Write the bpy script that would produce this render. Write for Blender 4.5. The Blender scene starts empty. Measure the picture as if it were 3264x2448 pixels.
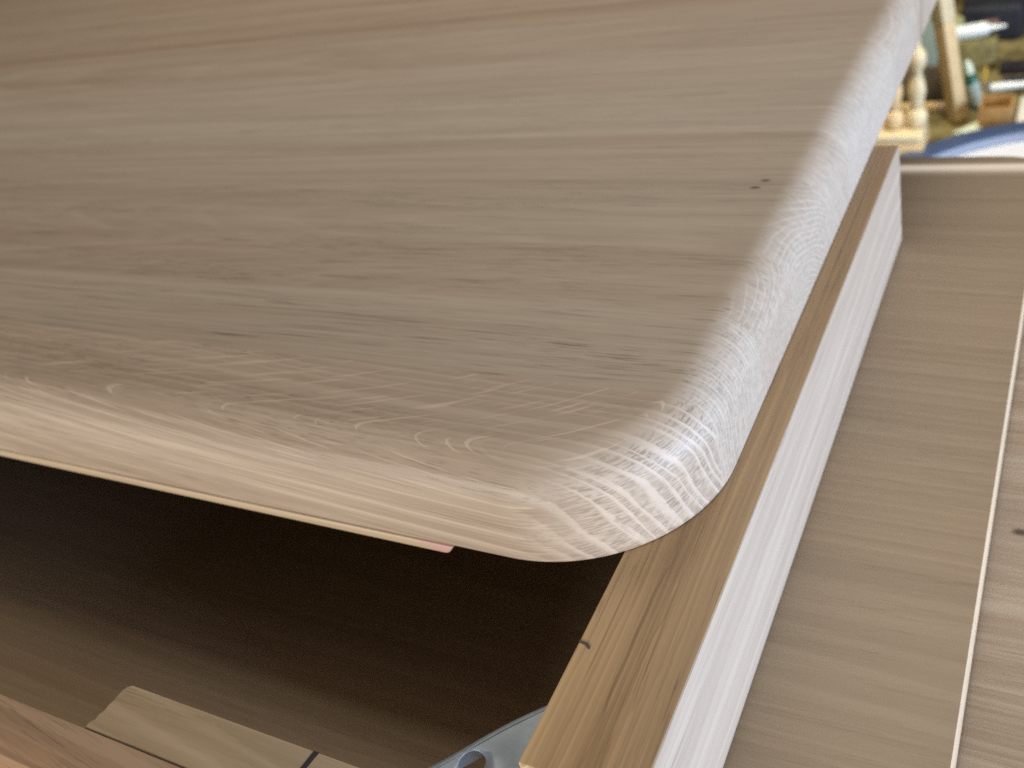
import bpy, bmesh, math, random
from mathutils import Matrix, Vector
random.seed(7)
scene = bpy.context.scene
COL = scene.collection

# ------------------------------------------------------------------ camera
cd = bpy.data.cameras.new("camera")
cam = bpy.data.objects.new("camera", cd); COL.objects.link(cam)
cd.sensor_width = 36.0; cd.lens = 34.16; cd.clip_start = 0.01; cd.clip_end = 50.0
cam.matrix_world = Matrix((
    (0.87188554, -0.09969714, 0.47945394, 0.1012036),
    (0.43777967, 0.5974456, -0.67186882, -0.2040505),
    (-0.21946424, 0.7956879, 0.56454956, 0.2557479),
    (0, 0, 0, 1)))
cd.dof.use_dof = True; cd.dof.focus_distance = 0.318; cd.dof.aperture_fstop = 12.5
scene.camera = cam

# ------------------------------------------------------------------ light
world = bpy.data.worlds.new("World"); scene.world = world; world.use_nodes = True
bg = world.node_tree.nodes["Background"]
bg.inputs[0].default_value = (1.0, 0.90, 0.78, 1); bg.inputs[1].default_value = 0.046

def area(name, loc, target, sx, sy, power, color):
    l = bpy.data.lights.new(name, 'AREA'); l.shape = 'RECTANGLE'; l.size = sx; l.size_y = sy
    l.energy = power; l.color = color
    o = bpy.data.objects.new(name, l); COL.objects.link(o); o.location = loc
    o.rotation_euler = (Vector(target) - Vector(loc)).to_track_quat('-Z', 'Y').to_euler()
    return o
area("window_light", (2.5, 0.10, 0.17), (0, 0.15, 0.0), 1.8, 1.0, 116, (0.68, 0.85, 1.15))
area("front_fill", (-0.5, -2.3, 0.30), (-0.1, 0.0, 0.0), 1.8, 0.5, 56, (1.0, 0.95, 0.88))  # unseen fill added behind the camera to brighten the front faces
area("overhead_fill", (-0.3, 1.5, 2.0), (-0.3, 0.9, 0.0), 2.2, 1.6, 35, (1.0, 0.89, 0.74))  # unseen overhead fill added to lift the upward faces
sl = bpy.data.lights.new("background_spot", 'SPOT'); sl.energy = 85; sl.color = (1.0, 0.90, 0.62)  # unseen spot added to brighten only the things behind the stack
sl.spot_size = math.radians(42); sl.spot_blend = 0.5; sl.shadow_soft_size = 0.12
so = bpy.data.objects.new("background_spot", sl); COL.objects.link(so); so.location = (-0.15, 1.25, 1.10)
so.rotation_euler = (Vector((-0.05, 1.85, -0.6)) - Vector(so.location)).to_track_quat('-Z', 'Y').to_euler()

vs = scene.view_settings
vs.view_transform = 'Standard'; vs.look = 'None'; vs.exposure = 0.0; vs.gamma = 1.0
vs.use_curve_mapping = False
scene.cycles.use_denoising = False

# ------------------------------------------------------------------ node helper
class G:
    """tiny expression layer over a material node tree"""
    def __init__(s, name):
        s.m = bpy.data.materials.new(name); s.m.use_nodes = True
        s.t = s.m.node_tree; s.b = s.t.nodes["Principled BSDF"]
    def link(s, v, sock):
        if isinstance(v, (int, float)): sock.default_value = v
        elif isinstance(v, tuple): sock.default_value = v if len(sock.default_value) == len(v) else (*v, 1)
        else: s.t.links.new(v, sock)
    def math(s, op, a, b=0.0, c=0.0):
        n = s.t.nodes.new("ShaderNodeMath"); n.operation = op
        s.link(a, n.inputs[0]); s.link(b, n.inputs[1]); s.link(c, n.inputs[2]); return n.outputs[0]
    def add(s, a, b): return s.math('ADD', a, b)
    def sub(s, a, b): return s.math('SUBTRACT', a, b)
    def mul(s, a, b): return s.math('MULTIPLY', a, b)
    def madd(s, a, b, c): return s.math('MULTIPLY_ADD', a, b, c)
    def sstep(s, v, lo, hi, a=0.0, b=1.0):
        n = s.t.nodes.new("ShaderNodeMapRange"); n.interpolation_type = 'SMOOTHSTEP'
        s.link(v, n.inputs[0]); s.link(lo, n.inputs[1]); s.link(hi, n.inputs[2])
        s.link(a, n.inputs[3]); s.link(b, n.inputs[4]); return n.outputs[0]
    def xyz(s, x, y, z):
        n = s.t.nodes.new("ShaderNodeCombineXYZ")
        for i, v in enumerate((x, y, z)): s.link(v, n.inputs[i])
        return n.outputs[0]
    def sep(s, v):
        n = s.t.nodes.new("ShaderNodeSeparateXYZ"); s.link(v, n.inputs[0]); return n.outputs
    def noise(s, vec, scale=1.0, detail=2.0, rough=0.5, dist=0.0):
        n = s.t.nodes.new("ShaderNodeTexNoise"); s.link(vec, n.inputs["Vector"])
        n.inputs["Scale"].default_value = scale; n.inputs["Detail"].default_value = detail
        n.inputs["Roughness"].default_value = rough; n.inputs["Distortion"].default_value = dist
        return n.outputs[0]
    def white1(s, v):
        n = s.t.nodes.new("ShaderNodeTexWhiteNoise"); n.noise_dimensions = '1D'; s.link(v, n.inputs["W"]); return n.outputs[0]
    def mix(s, f, a, b, mode='MIX'):
        n = s.t.nodes.new("ShaderNodeMix"); n.data_type = 'RGBA'; n.blend_type = mode
        s.link(f, n.inputs[0]); s.link(a, n.inputs[6]); s.link(b, n.inputs[7]); return n.outputs[2]
    def coord(s, w="Object"):
        return s.t.nodes.new("ShaderNodeTexCoord").outputs[w]
    def bump(s, h, strength, dist):
        n = s.t.nodes.new("ShaderNodeBump"); n.inputs["Strength"].default_value = strength
        n.inputs["Distance"].default_value = dist; s.link(h, n.inputs["Height"]); return n.outputs[0]
    def out(s, color, rough=0.5, bump=None, spec=0.5, metal=0.0):
        s.link(color, s.b.inputs["Base Color"]); s.link(rough, s.b.inputs["Roughness"])
        s.b.inputs["Specular IOR Level"].default_value = spec; s.b.inputs["Metallic"].default_value = metal
        if bump is not None: s.link(bump, s.b.inputs["Normal"])
        return s.m

def oak(name, axis='x', pith=(0.1, 0.1), tilt=(0.0, 0.0), ring=0.0035, light=(0.50, 0.385, 0.27), dark=(0.34, 0.245, 0.16),
        seed=0.0, streak=1.0, pore=1.0, ray=0.6, endc=1.0, spots=(), rough=0.5, sap=None, ringface=0.35, spec=0.5, veins=(), side_tint=None, fleck=0.0, fine=0.4, endk=1.0):
    """solid oak: growth rings round a pith line, rays, pores; everything is a function of the place inside the wood"""
    g = G(name)
    P = g.sep(g.coord("Object")); N = g.sep(g.coord("Normal"))
    if axis == 'x': L, A, B, NL = P[0], P[1], P[2], N[0]
    else: L, A, B, NL = P[1], P[0], P[2], N[1]
    L0 = L; A0 = A
    # slow wander of the fibres
    wob = g.noise(g.xyz(g.madd(L, 2.6, seed), g.mul(A, 9.0), g.mul(B, 9.0)), 1.0, 1.0)
    wob2 = g.noise(g.xyz(g.madd(L, 2.3, seed + 31.7), g.mul(A, 7.0), g.mul(B, 7.0)), 1.0, 1.0)
    A = g.add(g.madd(L, tilt[0], A), g.madd(wob, 0.014, -0.007))
    B = g.add(g.madd(L, tilt[1], B), g.madd(wob2, 0.014, -0.007))
    a = g.sub(A, pith[0]); b = g.sub(B, pith[1])
    r = g.math('SQRT', g.add(g.mul(a, a), g.mul(b, b)))
    th = g.math('ARCTAN2', b, a)
    r0 = max(0.03, math.hypot(pith[0] - 0.03, pith[1]))
    u = g.add(g.mul(r, 1.0 / ring), g.mul(g.noise(g.xyz(g.madd(r, 140.0, seed), g.mul(th, 3.0), g.mul(L, 1.0)), 1.0, 2.0), 2.2))
    u = g.add(u, g.mul(g.noise(g.xyz(g.mul(L, 60.0), g.mul(A, 700.0), g.mul(B, 700.0)), 1.0, 2.0), 0.22))
    f = g.math('FRACT', u); rid = g.math('FLOOR', u)
    rv = g.white1(g.add(rid, seed))
    # earlywood: pale line at the start of every ring
    wband = g.madd(rv, 0.14, 0.06)
    band = g.mul(g.sstep(f, 0.0, 0.12), g.sub(1.0, g.sstep(f, wband, g.madd(rv, 0.25, 0.34))))
    late = g.sstep(f, 0.25, 0.95)
    tang = g.mul(th, r0)
    # rays: thin tangentially, long radially and along the fibre
    rayn = g.noise(g.xyz(g.madd(tang, 2000.0, seed), g.mul(r, 70.0), g.mul(L, 24.0)), 1.0, 2.0, 0.55)
    rays = g.sstep(rayn, 0.60, 0.69)
    tick = g.noise(g.xyz(g.madd(tang, 2000.0, seed + 5.0), g.mul(r, 260.0), g.mul(L, 60.0)), 1.0, 1.0, 0.6)
    ticks = g.sstep(tick, 0.47, 0.58)
    tgrp = g.sstep(g.noise(g.xyz(g.mul(A, 70.0), g.mul(B, 70.0), seed), 1.0, 2.0), 0.25, 0.7, 0.45, 1.0)
    # broad and fine streaks along the fibre
    s1 = g.noise(g.xyz(g.madd(L, 2.2, seed), g.mul(A, 75.0), g.mul(B, 75.0)), 1.0, 3.0, 0.55)
    s2 = g.noise(g.xyz(g.madd(L, 9.0, seed + 9.0), g.mul(A, 330.0), g.mul(B, 330.0)), 1.0, 3.0, 0.6)
    po = g.noise(g.xyz(g.madd(L, 38.0, seed + 3.0), g.mul(A, 1700.0), g.mul(B, 1700.0)), 1.0, 1.0)
    fn = g.noise(g.xyz(g.madd(L, 11.0, seed + 21.0), g.mul(A, 950.0), g.mul(B, 950.0)), 1.0, 2.0, 0.6)
    pgrp = g.noise(g.xyz(g.madd(L, 5.0, seed + 13.0), g.mul(A, 60.0), g.mul(B, 60.0)), 1.0, 1.0)
    pores = g.mul(g.sstep(po, 0.60, 0.72), g.sstep(pgrp, 0.42, 0.68))
    if fleck:      # long thin silvery ray flecks and golden lines
        fl = g.noise(g.xyz(g.madd(tang, 3300.0, seed + 2.0), g.mul(r, 45.0), g.mul(L, 16.0)), 1.0, 1.0, 0.5)
        rays = g.math('MAXIMUM', g.mul(rays, 0.25), g.sstep(fl, 0.62, 0.68))
        gl = g.noise(g.xyz(g.madd(L, 3.0, seed + 4.0), g.mul(A, 420.0), g.mul(B, 520.0)), 1.0, 1.0)
        NA = N[1] if axis == 'x' else N[0]
        rays = g.math('MAXIMUM', rays, g.mul(g.sstep(gl, 0.60, 0.72), g.sstep(g.math('ABSOLUTE', NA), 0.35, 0.8, 0.0, 0.85)))
    eg = g.sstep(g.math('ABSOLUTE', NL), 0.14, 0.62)
    face = g.sub(1.0, eg)
    # colour
    v = g.add(g.mul(g.sub(s1, 0.5), 1.25 * streak), g.mul(g.sub(s2, 0.5), 0.75 * streak))
    v = g.add(v, g.mul(g.sub(band, g.mul(late, 0.5)), ringface))
    v = g.add(g.add(v, 0.55), g.mul(g.sub(rv, 0.5), 0.25))
    c = g.mix(g.math('MINIMUM', g.math('MAXIMUM', v, 0.0), 1.25), dark, light)
    c = g.mix(g.mul(g.mul(g.sstep(fn, 0.54, 0.72), g.sstep(pgrp, 0.30, 0.65, 0.35, 1.0)), fine), c, tuple(x * 0.45 for x in dark))
    c = g.mix(g.mul(g.mul(pores, face), min(1.0, 0.5 * pore)), c, tuple(x * 0.5 for x in dark))
    c = g.mix(g.mul(g.mul(rays, face), ray), c, tuple(min(1.0, x * 1.35 + 0.04) for x in light))
    # end grain: white rings, dark ticks between the rays
    ecol = g.mix(g.sstep(g.sub(s2, 0.0), 0.3, 0.7), tuple(x * 0.93 * endk for x in light), tuple(min(1, x * 1.12 * endk) for x in light))
    ecol = g.mix(g.mul(g.mul(g.mul(ticks, tgrp), g.sub(1.0, band)), 0.58 * endc), ecol, tuple(x * 0.42 for x in dark))
    ecol = g.mix(g.mul(band, 0.55 * endc), ecol, tuple(min(1.0, x * 1.15 + 0.10) for x in light))
    c = g.mix(eg, c, ecol)
    for (va, vw, vk) in veins:
        d = g.math('ABSOLUTE', g.sub(g.add(A0, g.madd(g.noise(g.xyz(g.madd(L0, 14.0, seed), 0.3, va * 99.0), 1.0, 3.0, 0.6), 0.010, -0.005)), va))
        c = g.mix(g.mul(g.sub(1.0, g.sstep(d, 0.1 * vw, vw)), g.mul(vk, g.sstep(s1, 0.3, 0.6, 0.4, 1.0))), c, (dark[0] * 0.55, dark[1] * 0.46, dark[2] * 0.36))
    if side_tint:
        c = g.mix(g.sstep(g.add(A0, g.madd(s1, 0.012, -0.006)), side_tint[0], side_tint[1]), g.mix(1.0, c, side_tint[2], 'MULTIPLY'), c)
    for (sl, sa, wl, wa) in spots:
        dx = g.mul(g.sub(L0, sl), 1.0 / wl); dy = g.mul(g.sub(A0, sa), 1.0 / wa)
        d = g.math('SQRT', g.add(g.mul(dx, dx), g.mul(dy, dy)))
        d = g.add(d, g.mul(g.sub(s2, 0.5), 1.2))
        c = g.mix(g.sub(1.0, g.sstep(d, 0.3, 1.0)), c, (0.07, 0.045, 0.03))
    if sap:
        c = g.mix(g.sstep(g.add(L0, g.mul(g.sub(s2, 0.5), 0.02)), sap[0], sap[1]), c, sap[2])
    h = g.sub(g.mul(s2, 0.3), g.mul(pores, 0.7))
    h = g.add(h, g.mul(eg, g.mul(band, 0.4)))
    return g.out(c, g.madd(s2, 0.12, rough - 0.06), g.bump(h, 0.25, 0.0004), spec=spec)

def plain(name, col, rough=0.5, var=0.25, scale=60.0, metal=0.0, spec=0.5, bump=0.0):
    g = G(name)
    n = g.noise(g.coord("Object"), scale, 4.0, 0.6)
    c = g.mix(g.sstep(n, 0.3, 0.7), tuple(x * (1 - var) for x in col), tuple(min(1, x * (1 + var)) for x in col))
    return g.out(c, rough, g.bump(n, bump, 0.002) if bump else None, spec=spec, metal=metal)

# ------------------------------------------------------------------ mesh helpers
def link(name, me, mat, parent=None):
    if mat: me.materials.append(mat)
    o = bpy.data.objects.new(name, me); COL.objects.link(o)
    if parent: o.parent = parent
    return o
def from_bm(name, bm, mat, parent=None, smooth=True, ang=35):
    bmesh.ops.recalc_face_normals(bm, faces=bm.faces)
    me = bpy.data.meshes.new(name); bm.to_mesh(me); bm.free()
    if smooth:
        for p in me.polygons: p.use_smooth = True
        me.set_sharp_from_angle(angle=math.radians(ang))
    return link(name, me, mat, parent)
def thing(name, label, cat, loc=(0, 0, 0), group=None):
    o = bpy.data.objects.new(name, None); COL.objects.link(o); o.location = loc; o.empty_display_size = 0.05
    return tag(o, label, cat, group)
def tag(o, label, cat, group=None):
    o["label"] = label; o["category"] = cat
    if group: o["group"] = group
    return o
def box_bm(x0, x1, y0, y1, z0, z1, bev=0.001, seg=2):
    bm = bmesh.new(); bmesh.ops.create_cube(bm, size=1.0)
    for v in bm.verts:
        v.co = Vector(((x0 + x1) / 2 + v.co.x * (x1 - x0), (y0 + y1) / 2 + v.co.y * (y1 - y0), (z0 + z1) / 2 + v.co.z * (z1 - z0)))
    if bev: bmesh.ops.bevel(bm, geom=list(bm.edges), offset=bev, segments=seg, profile=0.5, affect='EDGES')
    return bm
def prism_bm(pts, z0, z1, bev=0.0, seg=2):
    bm = bmesh.new()
    lo = [bm.verts.new((x, y, z0)) for x, y in pts]; hi = [bm.verts.new((x, y, z1)) for x, y in pts]
    bm.faces.new(lo); bm.faces.new(hi); n = len(pts)
    for i in range(n): bm.faces.new((lo[i], lo[(i + 1) % n], hi[(i + 1) % n], hi[i]))
    bmesh.ops.recalc_face_normals(bm, faces=bm.faces)
    if bev:
        es = [e for e in bm.edges if abs(e.verts[0].co.z - e.verts[1].co.z) < 1e-6]
        bmesh.ops.bevel(bm, geom=es, offset=bev, segments=seg, profile=0.5, affect='EDGES')
    return bm
def lathe_bm(profile, seg=32, loc=(0, 0, 0), rot=None, closed=False):
    bm = bmesh.new(); rings = []
    for rr, zz in profile:
        rings.append([bm.verts.new((rr * math.cos(2 * math.pi * i / seg), rr * math.sin(2 * math.pi * i / seg), zz)) for i in range(seg)])
    for a, b in zip(rings, rings[1:]):
        for i in range(seg): bm.faces.new((a[i], a[(i + 1) % seg], b[(i + 1) % seg], b[i]))
    if closed:
        for i in range(seg): bm.faces.new((rings[-1][i], rings[-1][(i + 1) % seg], rings[0][(i + 1) % seg], rings[0][i]))
    else:
        bm.faces.new(rings[0][::-1]); bm.faces.new(rings[-1])
    M = Matrix.Translation(loc) @ (rot or Matrix.Identity(4))
    bmesh.ops.transform(bm, matrix=M, verts=bm.verts)
    return bm

def tabletop_bm(T, R, r, Lx, W, seg=36, pseg=16):
    """slab with its corner at the origin: rounded corner in plan, big roundover on the upper edge"""
    prof = [(r + 0.004, T), (r, T)]
    for i in range(1, pseg + 1):
        t = i / pseg * math.pi / 2
        prof.append((r - r * math.sin(t), T - r + r * math.cos(t)))
    prof += [(0.0, (T - r) * 0.5), (0.0, 0.0009), (0.0001, 0.0004), (0.0003, 0.0001), (0.0007, 0.0)]
    bm = bmesh.new(); loops = []
    for d, z in prof:
        pts = [(-Lx, d, z)]
        for i in range(1, 8): pts.append((-Lx + (Lx - R) * i / 8.0, d, z))
        for i in range(seg + 1):
            t = i / seg * math.pi / 2
            pts.append((-R + (R - d) * math.sin(t), R - (R - d) * math.cos(t), z))
        for i in range(1, 8): pts.append((-d, R + (W - R) * i / 8.0, z))
        pts.append((-d, W, z))
        loops.append([bm.verts.new(p) for p in pts])
    for a, b in zip(loops, loops[1:]):
        for i in range(len(a) - 1): bm.faces.new((a[i], b[i], b[i + 1], a[i + 1]))
    ct = bm.verts.new((-Lx, W, T)); cb = bm.verts.new((-Lx, W, 0.0))
    bm.faces.new(loops[0] + [ct]); bm.faces.new(loops[-1][::-1] + [cb])
    bm.faces.new([l[0] for l in loops][::-1] + [ct, cb][:0] + [cb, ct][::-1] if False else [ct] + [l[0] for l in loops] + [cb])
    bm.faces.new([cb] + [l[-1] for l in loops][::-1] + [ct])
    return bm
def cut_staves(bm, ys, mats, parent, base=Vector((0, 0, 0))):
    """saws a slab into staves along the fibre (x)"""
    bmesh.ops.recalc_face_normals(bm, faces=bm.faces)
    for i in range(len(ys) - 1):
        b = bm.copy()
        for y, s in ((ys[i], -1), (ys[i + 1], 1)):
            bmesh.ops.bisect_plane(b, geom=list(b.verts) + list(b.edges) + list(b.faces), dist=1e-7,
                                   plane_co=(0, y, 0), plane_no=(0, s, 0), clear_outer=True)
        bmesh.ops.translate(b, vec=base, verts=b.verts)
        me = bpy.data.meshes.new("stave"); b.to_mesh(me); b.free()
        for p in me.polygons: p.use_smooth = True
        me.set_sharp_from_angle(angle=math.radians(35))
        link("stave", me, mats[i], parent)
    bm.free()

# ------------------------------------------------------------------ workshop floor and bench (mostly hidden)
g = G("floor_dusty")
n1 = g.noise(g.coord("Object"), 14.0, 5.0, 0.65); n2 = g.noise(g.coord("Object"), 60.0, 3.0, 0.6)
fc = g.mix(g.sstep(n1, 0.38, 0.62), (0.10, 0.072, 0.022), (0.27, 0.22, 0.085))
fc = g.mix(g.mul(g.sstep(n2, 0.52, 0.66), 0.7), fc, (0.05, 0.035, 0.02))
floor_m = g.out(fc, 0.8)
bm = bmesh.new(); bmesh.ops.create_grid(bm, x_segments=1, y_segments=1, size=6.0)
bmesh.ops.translate(bm, vec=(0, 1.0, -0.6), verts=bm.verts)
fl = from_bm("floor", bm, floor_m, smooth=False); fl["kind"] = "structure"

# ------------------------------------------------------------------ upper tabletop
T = 0.042
top = thing("tabletop", "large pale oak tabletop with rounded corner, topmost of the stack", "tabletop")
ys = [0.0, 0.054, 0.108, 0.158, 0.226, 0.280, 0.352, 0.415, 0.50, 0.575, 0.66, 1.20]
OL = (0.500, 0.408, 0.316); OD = (0.360, 0.275, 0.198)
def tint(c, k, w=0.0): return (c[0] * k * (1 + w), c[1] * k, c[2] * k * (1 - w))
specs = [
    dict(pith=(0.16, 0.055), tilt=(0.0218, 0.069), ring=0.0043, ray=0.52, ringface=0.30, pore=1.0, streak=1.0, fleck=1.0),
    dict(pith=(0.30, 0.02), tilt=(0.004, 0.02), ring=0.0024, endc=0.6, ray=0.0, fine=0.9, ringface=0.10, pore=1.3, streak=0.9),
    dict(pith=(0.11, 0.16), tilt=(-0.01, 0.02), ring=0.0022, endc=0.6, ray=0.0, fine=0.8, ringface=0.14, pore=1.3, streak=0.9),
    dict(pith=(0.17, -0.05), tilt=(0.01, -0.02), ring=0.0024, endc=0.6, ray=0.0, fine=0.6, ringface=0.14, pore=1.6, streak=0.85,
         spots=[(-0.0270, 0.2240, 0.0042, 0.0021), (-0.0300, 0.2165, 0.0040, 0.0018)]),
    dict(pith=(0.38, 0.10), tilt=(-0.012, 0.012), ring=0.0026, endc=0.6, ray=0.1, ringface=0.12, pore=1.3, streak=0.95,
         spots=[]),
    dict(pith=(0.25, 0.065), tilt=(0.015, 0.03), ring=0.0030, ray=0.1, endc=0.55, ringface=0.13, streak=1.1),
    dict(pith=(0.50, -0.06), tilt=(-0.01, 0.01), ring=0.0026, ray=0.1, endc=0.55, ringface=0.13, streak=1.1),
    dict(pith=(0.44, 0.20), tilt=(0.02, 0.02), ring=0.0030, ray=0.1, endc=0.55, ringface=0.13, streak=1.1),
    dict(pith=(0.60, -0.10), tilt=(0.0, 0.02), ring=0.0036, veins=[(0.528, 0.010, 0.42)], ray=0.1, endc=0.55, ringface=0.13, streak=1.1),
    dict(pith=(0.70, 0.12), tilt=(0.02, 0.02), ring=0.0040, ray=0.1, endc=0.55, ringface=0.13, streak=1.1),
    dict(pith=(0.60, 0.12), tilt=(-0.01, 0.02), ring=0.0040, ray=0.1, endc=0.55, ringface=0.13, streak=1.1)]
tones = [(0.94, 0.03), (0.985, 0.0), (0.95, 0.02), (0.98, 0.0), (1.0, 0.0), (1.09, -0.03), (1.09, -0.02), (1.02, 0.0), (0.94, 0.05), (1.0, 0.03), (0.95, 0.04)]
mats = []
for i, (sp, (k, w)) in enumerate(zip(specs, tones)):
    mats.append(oak("oak_stave_%d" % i, 'x', light=tint(OL, k, w), dark=tint(OD, k, w), seed=i * 17.3 + 2.1, **sp))
cut_staves(tabletop_bm(T, 0.066, 0.018, 1.8, 1.20), ys, mats, top)
# thin lath fixed under the front edge
bm = bmesh.new()
lp = [(-1.8, -0.0002), (-0.0913, -0.0002), (-0.0932, -0.0026), (-0.0940, -0.0036), (-0.0952, -0.0043), (-0.0968, -0.0045), (-1.8, -0.0045)]
f0 = [bm.verts.new((x, -0.0007, z)) for x, z in lp]; f1 = [bm.verts.new((x, 0.03, z)) for x, z in lp]
bm.faces.new(f0); bm.faces.new(f1)
for i in range(len(lp)): bm.faces.new((f0[i], f0[(i + 1) % len(lp)], f1[(i + 1) % len(lp)], f1[i]))
bmesh.ops.recalc_face_normals(bm, faces=bm.faces)
bmesh.ops.bevel(bm, geom=[e for e in bm.edges if all(v.co.y < 0 for v in e.verts)], offset=0.0007, segments=3, profile=0.5, affect='EDGES')
from_bm("lath", bm, oak("oak_lath", 'x', pith=(0.0, 0.3), light=(0.58, 0.45, 0.30), dark=(0.48, 0.36, 0.23), seed=71.0, streak=0.6, pore=0.3, ray=0.0,
                        sap=(-0.108, -0.104, (0.60, 0.37, 0.31))), top)

# ------------------------------------------------------------------ upturned table below
ZL = -0.0725
low = thing("upturned_table", "oak table lying upside down with apron frame and steel corner bracket, middle of the stack", "table")
PL = (0.405, 0.305, 0.200); PD = (0.29, 0.21, 0.132)
def slab(name_parent, x1, y1, z1, th, rc, rr, ys, mats, x0=-1.1, y0=-0.30):
    # outline: straight right edge, far right corner rounded, far edge rounded over
    bm = bmesh.new(); prof = [(rr + 0.004, 0.0)] + [(rr - rr * math.sin(t), -(rr - rr * math.cos(t))) for t in [i / 10 * math.pi / 2 for i in range(11)]] + [(0, -th)]
    loops = []
    for d, dz in prof:
        pts = [(x1, y0, z1 + (dz if False else 0.0))]
        pts = []
        n = 12
        for i in range(n + 1):
            t = i / n * math.pi / 2
            # inset only grows towards the far side
            dd = d * math.sin(t) ** 1.0
            zz = z1 + dz * math.sin(t)
            if dz <= -th + 1e-9: zz = z1 - th
            pts.append((x1 - rc + (rc - dd) * math.cos(t) if rc > dd else x1 - rc, y1 - rc + (rc - d * math.sin(t)) * math.sin(t), zz))
        first = (x1, y0, z1 if dz > -th + 1e-9 else z1 - th)
        last = (x0, y1 - d, z1 + dz)
        loops.append([bm.verts.new(p) for p in [first] + pts + [last]])
    for a, b in zip(loops, loops[1:]):
        for i in range(len(a) - 1):
            try: bm.faces.new((a[i], a[i + 1], b[i + 1], b[i]))
            except ValueError: pass
    ct = bm.verts.new((x0, y0, z1)); cb = bm.verts.new((x0, y0, z1 - th))
    bm.faces.new(loops[0] + [ct]); bm.faces.new(loops[-1] + [cb])
    bmesh.ops.remove_doubles(bm, verts=bm.verts, dist=1e-6)
    cut_staves(bm, ys, mats, name_parent)
def stave_set(prefix, n, L, D, seed, **kw):
    rnd = random.Random(seed); out = []
    for i in range(n):
        k = rnd.uniform(0.97, 1.04); w = rnd.uniform(0.0, 0.025)
        out.append(oak("%s_%d" % (prefix, i), 'x', pith=(rnd.uniform(-0.1, 0.6), rnd.choice((-1, 1)) * rnd.uniform(0.12, 0.3)), tilt=(rnd.uniform(-0.03, 0.03), rnd.uniform(-0.03, 0.03)),
                       ring=rnd.uniform(0.003, 0.005), light=tint(L, k, w), dark=tint(D, k, w), seed=seed + i * 11.3, ray=0.1, ringface=0.18, **kw))
    return out
ysl = [-0.30, -0.05, 0.02, 0.095, 0.165, 0.24, 0.31, 0.385, 0.46, 0.52]
slab(low, 0.0855, 0.505, ZL, 0.038, 0.030, 0.020, ysl, stave_set("oak_under", len(ysl) - 1, PL, PD, 100, streak=0.7, pore=0.5, fine=0.22, endk=1.7, endc=0.2))  # end grain colour raised, painting the right edge as window-lit

# aprons (outer, brown) and cleats (inner, paler)
AL = (0.43, 0.272, 0.132); AD = (0.25, 0.148, 0.068)
CLt = (0.52, 0.385, 0.235); CD = (0.37, 0.255, 0.145)
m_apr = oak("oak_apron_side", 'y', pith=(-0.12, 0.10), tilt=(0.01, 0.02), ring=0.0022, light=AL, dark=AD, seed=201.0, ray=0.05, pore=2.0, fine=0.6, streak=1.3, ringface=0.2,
            veins=[(-0.0085, 0.0009, 0.6), (-0.0035, 0.0007, 0.45), (-0.0165, 0.0009, 0.2), (0.006, 0.001, 0.25)], side_tint=(-0.022, -0.004, (1.42, 1.56, 1.80)))  # paler inner part is the wood's own colour variation
m_apw = oak("oak_apron_lit_face", 'y', pith=(-0.12, 0.02), tilt=(0.01, 0.03), ring=0.004, light=(0.56, 0.45, 0.345), dark=(0.41, 0.32, 0.235), seed=205.0, ray=0.05, pore=0.6, fine=0.4, streak=1.1, ringface=0.25)  # paler colour painted in for window light on the outward face
m_apf = oak("oak_apron_front", 'x', pith=(-0.2, 0.12), tilt=(0.12, 0.05), ring=0.0025, light=(0.37, 0.225, 0.12), dark=(0.24, 0.135, 0.07), seed=211.0, ray=0.05, pore=1.0, streak=1.3)
m_clf = oak("oak_cleat_front", 'x', pith=(-0.05, 0.14), tilt=(0.02, 0.02), ring=0.004, light=(0.53, 0.415, 0.28), dark=(0.40, 0.30, 0.19), seed=231.0, ray=0.05, pore=0.9, streak=1.0)
# side apron, its far end sawn slightly out of square, lower outer edge eased
bm = bmesh.new()
prof = [(-0.0750, -0.0003), (0.3530, -0.0003), (0.3660, ZL), (-0.0750, ZL)]
lo = [bm.verts.new((-0.0262, y, z)) for y, z in prof]; hi = [bm.verts.new((0.0135, y, z)) for y, z in prof]
bm.faces.new(lo); bm.faces.new(hi)
for i in range(4): bm.faces.new((lo[i], lo[(i + 1) % 4], hi[(i + 1) % 4], hi[i]))
bmesh.ops.recalc_face_normals(bm, faces=bm.faces)
low_e = [e for e in bm.edges if all(v.co.x > 0 and v.co.z < -0.05 for v in e.verts)]
bmesh.ops.bevel(bm, geom=low_e, offset=0.005, segments=6, profile=0.5, affect='EDGES')
bmesh.ops.bevel(bm, geom=[e for e in bm.edges if e.is_valid and len(e.link_faces) == 2 and e.calc_face_angle() > 1.0], offset=0.0008, segments=2, profile=0.5, affect='EDGES')
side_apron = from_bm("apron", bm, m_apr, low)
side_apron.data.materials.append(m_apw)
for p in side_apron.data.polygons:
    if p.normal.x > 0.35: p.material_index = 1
from_bm("apron", box_bm(-1.0, -0.0520, -0.1315, -0.1124, ZL, -0.0003, 0.0010), m_apf, low)
# front cleat with a ragged sawn left end
rag = [(-0.1776, -0.0924), (-0.1792, -0.0933), (-0.1800, -0.0950), (-0.1803, -0.0975), (-0.1801, -0.1000), (-0.1806, -0.1020), (-0.1804, -0.1045), (-0.1812, -0.1062), (-0.1810, -0.1083), (-0.1822, -0.1098), (-0.1824, -0.1122)]
front_cleat = from_bm("cleat", prism_bm(rag + [(-0.0540, -0.1122), (-0.0540, -0.0924)], ZL, -0.0006, bev=0.0006), m_clf, low, ang=25)
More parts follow.
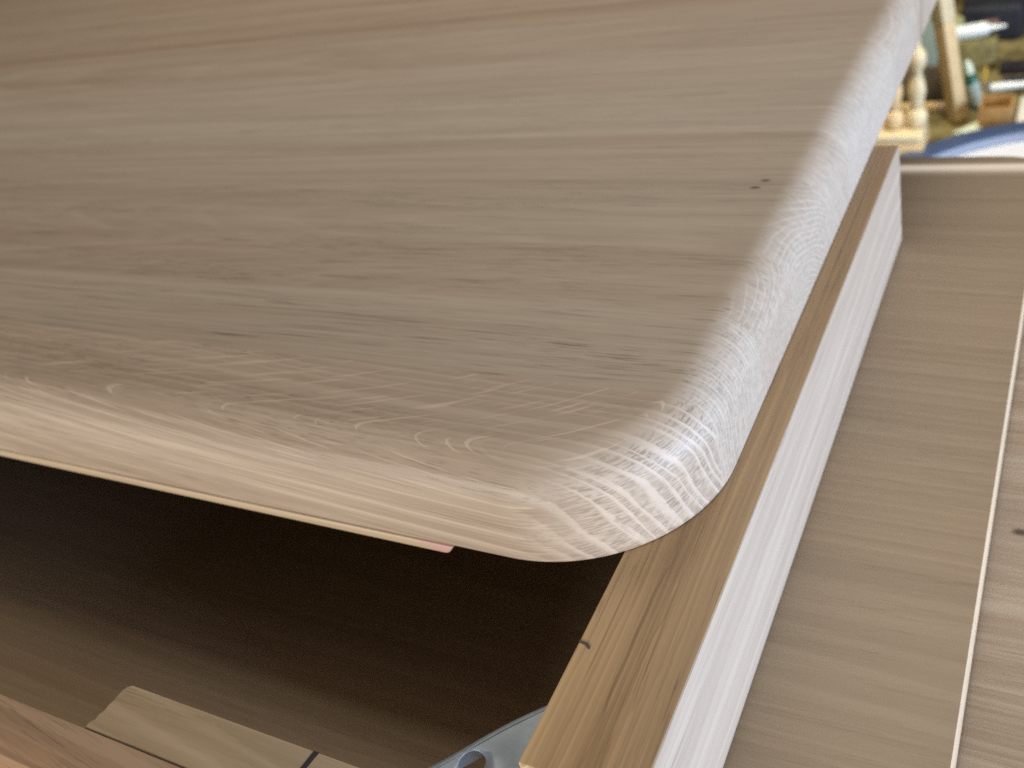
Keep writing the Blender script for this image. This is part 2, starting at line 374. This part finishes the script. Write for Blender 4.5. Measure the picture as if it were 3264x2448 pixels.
# marker-pen strokes
ink = plain("marker_ink", (0.012, 0.011, 0.012), 0.45, 0.2, 900)
from_bm("pen_mark", prism_bm([(-0.0902, -0.0925), (-0.0924, -0.0925), (-0.0931, -0.0992), (-0.0921, -0.0995), (-0.0912, -0.0993)], -0.0006, -0.00045), ink, front_cleat)
from_bm("pen_mark", prism_bm([(-0.0261, -0.0272), (-0.0248, -0.0274), (-0.0232, -0.0276), (-0.0219, -0.0284), (-0.0213, -0.0296), (-0.0218, -0.0300), (-0.0226, -0.0294), (-0.0236, -0.0287), (-0.0250, -0.0284), (-0.0261, -0.0281)], -0.0003, -0.00015), ink, side_apron)

# pressed steel corner bracket between the two cleats: diagonal strap with a hole, edge flange, tabs
steel = plain("zinc_steel", (0.27, 0.32, 0.37), 0.45, 0.05, 300, metal=0.35)
def bracket():
    a = Vector((-0.0640, -0.0956, 0)); b = Vector((-0.0240, -0.0517, 0))
    u = (b - a).normalized(); n = Vector((u.y, -u.x, 0))      # n points towards the leg corner
    Ln = (b - a).length; depth = 0.034
    hc = Vector((-0.0418, -0.0778, 0)); hs = (hc - a).dot(u); ht = (hc - a).dot(n); hr = 0.0043
    def z_at(sv, tv):
        e = max(0.0, sv - 0.60 * Ln) / (0.40 * Ln)
        return -0.0045 + 0.0010 * e * e - 0.0022 * math.exp(-((sv - 0.60 * Ln) / 0.006) ** 2) * min(1.0, tv / 0.006) * 0.5
    bm = bmesh.new(); na, nr = 64, 10
    def edge_pt(ang):
        dx, dy = math.cos(ang), math.sin(ang); k = 1e9
        if dx > 1e-9: k = min(k, (Ln - hs) / dx)
        if dx < -1e-9: k = min(k, -hs / dx)
        if dy > 1e-9: k = min(k, (depth - ht) / dy)
        if dy < -1e-9: k = min(k, -ht / dy)
        return hs + dx * k, ht + dy * k
    angs = sorted([2 * math.pi * i / na for i in range(na)] + [math.atan2(q - ht, p - hs) % (2 * math.pi) for p in (0, Ln) for q in (0, depth)])
    rows = []
    for k in range(nr + 1):
        row = []
        for ang in angs:
            ex, ey = edge_pt(ang); ix, iy = hs + hr * math.cos(ang), ht + hr * math.sin(ang); f = k / nr
            sv, tv = ix + (ex - ix) * f, iy + (ey - iy) * f
            wave = 0.0010 * math.sin(math.pi * sv / Ln * 2.0) * max(0.0, 1 - tv / 0.006)   # the rolled edge is not quite straight
            p = a + u * sv + n * (tv + wave); row.append(bm.verts.new((p.x, p.y, z_at(sv, tv))))
        rows.append(row)
    m = len(angs)
    for r0_, r1_ in zip(rows, rows[1:]):
        for i in range(m): bm.faces.new((r0_[i], r0_[(i + 1) % m], r1_[(i + 1) % m], r1_[i]))
    # rolled flange along the inner long edge
    ns = 24; prev = None
    for k in range(8):
        row = []
        for j in range(ns + 1):
            sv = Ln * j / ns; wave = 0.0010 * math.sin(math.pi * sv / Ln * 2.0)
            t = min(k, 6) / 6 * math.pi / 2; rad = 0.0022
            p = a + u * sv + n * (wave - rad * math.sin(t)); z = z_at(sv, 0) - rad * (1 - math.cos(t)) - (0.006 if k == 7 else 0.0)
            row.append(bm.verts.new((p.x, p.y, z)))
        if prev:
            for j in range(ns): bm.faces.new((prev[j], prev[j + 1], row[j + 1], row[j]))
        prev = row
    bmesh.ops.remove_doubles(bm, verts=bm.verts, dist=2e-5)
    o = from_bm("corner_bracket", bm, steel, low, ang=60)
    md = o.modifiers.new("sheet", 'SOLIDIFY'); md.thickness = 0.0010; md.offset = -1
bracket()

# ------------------------------------------------------------------ lowest tabletop of the stack
bot = thing("tabletop", "blurred pale oak tabletop with dark knot at right picture edge, lowest of the stack", "tabletop")
ys3 = [-0.30, 0.02, 0.075, 0.135, 0.190, 0.225, 0.29, 0.36, 0.43, 0.50]
m3 = stave_set("oak_lowest", len(ys3) - 1, (0.50, 0.41, 0.31), (0.32, 0.22, 0.14), 300, streak=1.5)
m3[3] = oak("oak_lowest_knot", 'x', pith=(0.2, 0.2), tilt=(0.02, 0.02), ring=0.004, light=(0.46, 0.36, 0.27), dark=(0.33, 0.235, 0.16), seed=355.0, spots=[(0.0975, 0.1680, 0.0055, 0.0030)])
slab(bot, 0.34, 0.490, ZL - 0.0395, 0.034, 0.030, 0.012, ys3, m3)

bench = thing("workbench", "dark wooden workbench carrying the stack, hidden below the tabletops", "workbench")
wood_d = plain("bench_wood", (0.16, 0.11, 0.07), 0.7, 0.3, 20)
from_bm("bench_top", box_bm(-1.05, 0.30, -0.25, 0.42, -0.21, ZL - 0.0738, 0.002), wood_d, bench)
for x in (-1.0, 0.19):
    for y in (-0.22, 0.33): from_bm("leg", box_bm(x, x + 0.06, y, y + 0.06, -0.6, -0.2102, 0.003), wood_d, bench)

# ------------------------------------------------------------------ blurred things on the floor behind
pine = plain("turned_pine", (0.72, 0.52, 0.27), 0.45, 0.10, 30)
pine2 = plain("pale_pine", (0.74, 0.60, 0.36), 0.45, 0.08, 30)
def turned(name, label, x, y, z, prof, mat):
    return tag(from_bm(name, lathe_bm(prof, 28, (x, y, z)), mat, ang=60), label, "turned leg")
FZ = -0.6
plinth = thing("plinth_block", "pale square wooden plinth carrying turned legs behind the stack", "plinth")
from_bm("slab", box_bm(-0.26, -0.1365, 1.56, 1.64, FZ, FZ + 0.042, 0.002), pine, plinth)
from_bm("moulding", box_bm(-0.262, -0.1385, 1.563, 1.637, FZ + 0.0422, FZ + 0.062, 0.006, 3), pine2, plinth)
PZ = FZ + 0.0622
def leg_profile(s):
    return [(0.012 * s, 0), (0.020 * s, 0.004), (0.0235 * s, 0.014), (0.0235 * s, 0.022), (0.019 * s, 0.031), (0.010 * s, 0.036), (0.012 * s, 0.040), (0.016 * s, 0.046), (0.0165 * s, 0.055), (0.0195 * s, 0.066),
            (0.0165 * s, 0.080), (0.0125 * s, 0.092), (0.0095 * s, 0.102), (0.011 * s, 0.105), (0.0165 * s, 0.112), (0.0195 * s, 0.122), (0.018 * s, 0.132), (0.012 * s, 0.142), (0.006 * s, 0.148), (0.006 * s, 0.165), (0.010 * s, 0.170), (0.003 * s, 0.180)]
turned("turned_leg", "bulbous cream turned wooden leg beside the leaning square post", -0.1545, 1.605, PZ, leg_profile(0.80), pine2)
turned("turned_leg", "orange toned turned wooden leg half hidden by the top tabletop edge", -0.1930, 1.600, PZ, leg_profile(0.80), pine)
# leaning square post
post = thing("leaning_post", "pale square pine post leaning behind the rounded tabletop edge", "post", (-0.095, 1.76, FZ))
pb = box_bm(-0.0135, 0.0135, -0.0135, 0.0135, 0, 0.42, 0.002)
rot = Matrix.Rotation(math.radians(-9.0), 4, 'Y') @ Matrix.Rotation(math.radians(52), 4, 'Z')
bmesh.ops.transform(pb, matrix=rot, verts=pb.verts); bmesh.ops.translate(pb, vec=(-0.006, 0, 0.004), verts=pb.verts)
from_bm("shaft", pb, pine, post)
pb = box_bm(-0.0155, 0.0155, -0.0155, 0.0155, 0.196, 0.40, 0.003)
bmesh.ops.transform(pb, matrix=rot, verts=pb.verts); bmesh.ops.translate(pb, vec=(-0.006, 0, 0.004), verts=pb.verts)
from_bm("sleeve", pb, pine2, post)
# low rail
tag(from_bm("wood_rail", box_bm(-0.23, -0.115, 1.81, 1.83, FZ, FZ + 0.014, 0.002), pine), "low wooden rail on the floor left of the leaning post", "rail")
tag(from_bm("storage_board", box_bm(-0.27, -0.120, 1.865, 1.880, FZ, FZ + 0.070, 0.002), plain("brown_board", (0.15, 0.105, 0.05), 0.7, 0.2, 40)), "dull brown board standing behind the turned legs", "board")
tag(from_bm("grey_panel", box_bm(-0.24, -0.165, 1.95, 1.965, FZ, FZ + 0.160, 0.002), plain("grey_green", (0.27, 0.31, 0.24), 0.6, 0.1, 20)), "grey green panel standing upright behind the turned legs", "panel")
# white tube with nozzle
white_pl = plain("white_plastic", (0.86, 0.90, 0.88), 0.35, 0.03, 40)
tube = thing("sealant_tube", "white plastic sealant tube with pointed nozzle beside the leaning post", "tube", (-0.10, 2.04, -0.52))
rt = Matrix.Rotation(math.radians(84), 4, 'Y')
from_bm("barrel", lathe_bm([(0.004, -0.075), (0.0145, -0.074), (0.0150, 0.012), (0.0135, 0.020), (0.006, 0.024)], 24, rot=rt), white_pl, tube)
from_bm("nozzle", lathe_bm([(0.0068, 0.0242), (0.0066, 0.028), (0.0032, 0.050), (0.0022, 0.056)], 20, rot=rt), white_pl, tube)
# tube's support: a black case behind
blk = plain("black_cloth", (0.012, 0.013, 0.020), 0.7, 0.5, 30)
case = thing("tool_case", "black tool case standing at the back of the floor", "case")
from_bm("case_body", box_bm(-0.150, -0.022, 2.19, 2.40, FZ, FZ + 0.078, 0.012, 3), blk, case)
from_bm("case_handle", box_bm(-0.100, -0.070, 2.172, 2.188, FZ + 0.040, FZ + 0.052, 0.003), plain("case_catch", (0.22, 0.13, 0.10), 0.5), case)
tag(from_bm("tin_can", lathe_bm([(0.030, 0), (0.0315, 0.003), (0.0315, 0.060), (0.030, 0.063), (0.004, 0.063)], 24, (-0.17, 2.17, FZ)), plain("olive_tin", (0.42, 0.42, 0.20), 0.5, 0.15, 40)), "olive green tin beside the black tool case", "tin")
tag(from_bm("crate", box_bm(-0.145, -0.060, 2.02, 2.06, FZ, FZ + 0.0635, 0.003), plain("olive_crate", (0.24, 0.20, 0.075), 0.7, 0.35, 60)), "olive brown crate under the white sealant tube", "crate")
# green bottle
bottle = thing("glue_bottle", "dark green glue bottle with pale cap leaning near the brown box", "bottle", (-0.072, 1.82, FZ))
rb = Matrix.Rotation(math.radians(-14), 4, 'Y')
from_bm("bottle_body", lathe_bm([(0.010, 0), (0.0125, 0.002), (0.0125, 0.058), (0.010, 0.066), (0.006, 0.070)], 24, (0.0, 0, 0.004), rb), plain("bottle_green", (0.02, 0.10, 0.065), 0.3, 0.2, 40), bottle)
from_bm("label_band", lathe_bm([(0.0127, 0.008), (0.0128, 0.009), (0.0128, 0.050), (0.0127, 0.051)], 24, (0.0, 0, 0.004), rb), plain("bottle_label", (0.36, 0.42, 0.36), 0.5, 0.25, 60), bottle)
from_bm("cap", lathe_bm([(0.0065, 0.0702), (0.0085, 0.071), (0.008, 0.088), (0.003, 0.098)], 20, (0.0, 0, 0.004), rb), plain("cap_pale", (0.62, 0.70, 0.55), 0.4, 0.05), bottle)
tag(from_bm("paint_stick", box_bm(-0.066, -0.060, 1.838, 1.842, FZ, FZ + 0.075, 0.001), plain("yellow_stick", (0.55, 0.38, 0.06), 0.5)), "thin yellow stick upright behind the green bottle", "stick")
# brown open box
bx = thing("open_box", "small brown wooden open box between white sheet and green bottle", "box", (-0.032, 1.735, FZ))
card = plain("box_brown", (0.42, 0.235, 0.075), 0.6, 0.15, 50)
for nm, dims in (("side", (-0.028, 0.028, -0.028, -0.024, 0.004, 0.048)), ("side", (-0.028, 0.028, 0.024, 0.028, 0.004, 0.052)), ("side", (-0.028, -0.024, -0.0238, 0.0238, 0.004, 0.050)),
                 ("side", (0.024, 0.028, -0.0238, 0.0238, 0.004, 0.050)), ("bottom", (-0.028, 0.028, -0.028, 0.028, 0.0, 0.0038))):
    from_bm(nm, box_bm(*dims, 0.0006), card, bx)
# brush, clamp and sheets
br = thing("paint_brush", "white handled brush lying behind the brown box", "brush", (-0.028, 1.88, FZ + 0.02))
rx = Matrix.Rotation(math.radians(86), 4, 'Y') @ Matrix.Rotation(math.radians(0), 4, 'Z')
from_bm("handle", lathe_bm([(0.003, -0.030), (0.0075, -0.027), (0.0085, -0.005), (0.006, 0.030), (0.007, 0.070), (0.003, 0.076)], 20, rot=rx), white_pl, br)
from_bm("ferrule", box_bm(-0.044, -0.0305, -0.012, 0.012, -0.008, 0.008, 0.002), plain("ferrule_blue", (0.03, 0.05, 0.14), 0.4), br)
tag(from_bm("clamp_block", box_bm(-0.040, 0.06, 1.905, 1.94, FZ, FZ + 0.017, 0.004), plain("navy_block", (0.02, 0.025, 0.055), 0.5, 0.4, 60)), "dark blue block lying behind the white handled brush", "block")
tag(from_bm("clamp_block", box_bm(-0.05, 0.06, 1.985, 2.015, FZ, FZ + 0.022, 0.004), plain("black_block", (0.022, 0.017, 0.022), 0.5, 0.6, 80)), "black block farthest back near the right picture edge", "block")
tag(from_bm("folded_cloth", prism_bm([(-0.103, 1.690), (-0.055, 1.688), (-0.050, 1.735), (-0.062, 1.742)], FZ, FZ + 0.010, 0.003), plain("pale_cloth", (0.72, 0.80, 0.66), 0.8, 0.06, 90, bump=0.3)), "pale greenish folded cloth in front of the brown box", "cloth")
tag(from_bm("paper_sheet", box_bm(0.002, 0.16, 1.715, 1.86, FZ, FZ + 0.006, 0.001), plain("white_paper", (0.80, 0.78, 0.78), 0.7, 0.03, 60)), "white paper block lying right of the brown box", "paper")
# round white basin with a blue rim
basin = thing("round_basin", "shallow round white basin with thick blue rim, blurred behind the stack", "basin", (0.12, 1.345, FZ))
from_bm("bowl", lathe_bm([(0.05, 0.002), (0.300, 0.002), (0.322, 0.006), (0.334, 0.020), (0.330, 0.020), (0.316, 0.010), (0.300, 0.007), (0.05, 0.007)], 96), plain("enamel_white", (0.70, 0.70, 0.74), 0.3, 0.02, 10), basin)
from_bm("rim", lathe_bm([(0.3345, 0.004), (0.352, 0.004), (0.357, 0.010), (0.357, 0.026), (0.352, 0.032), (0.316, 0.032), (0.311, 0.028), (0.3345, 0.0205)], 96, closed=True), plain("rim_blue", (0.045, 0.075, 0.16), 0.4, 0.06, 20), basin)
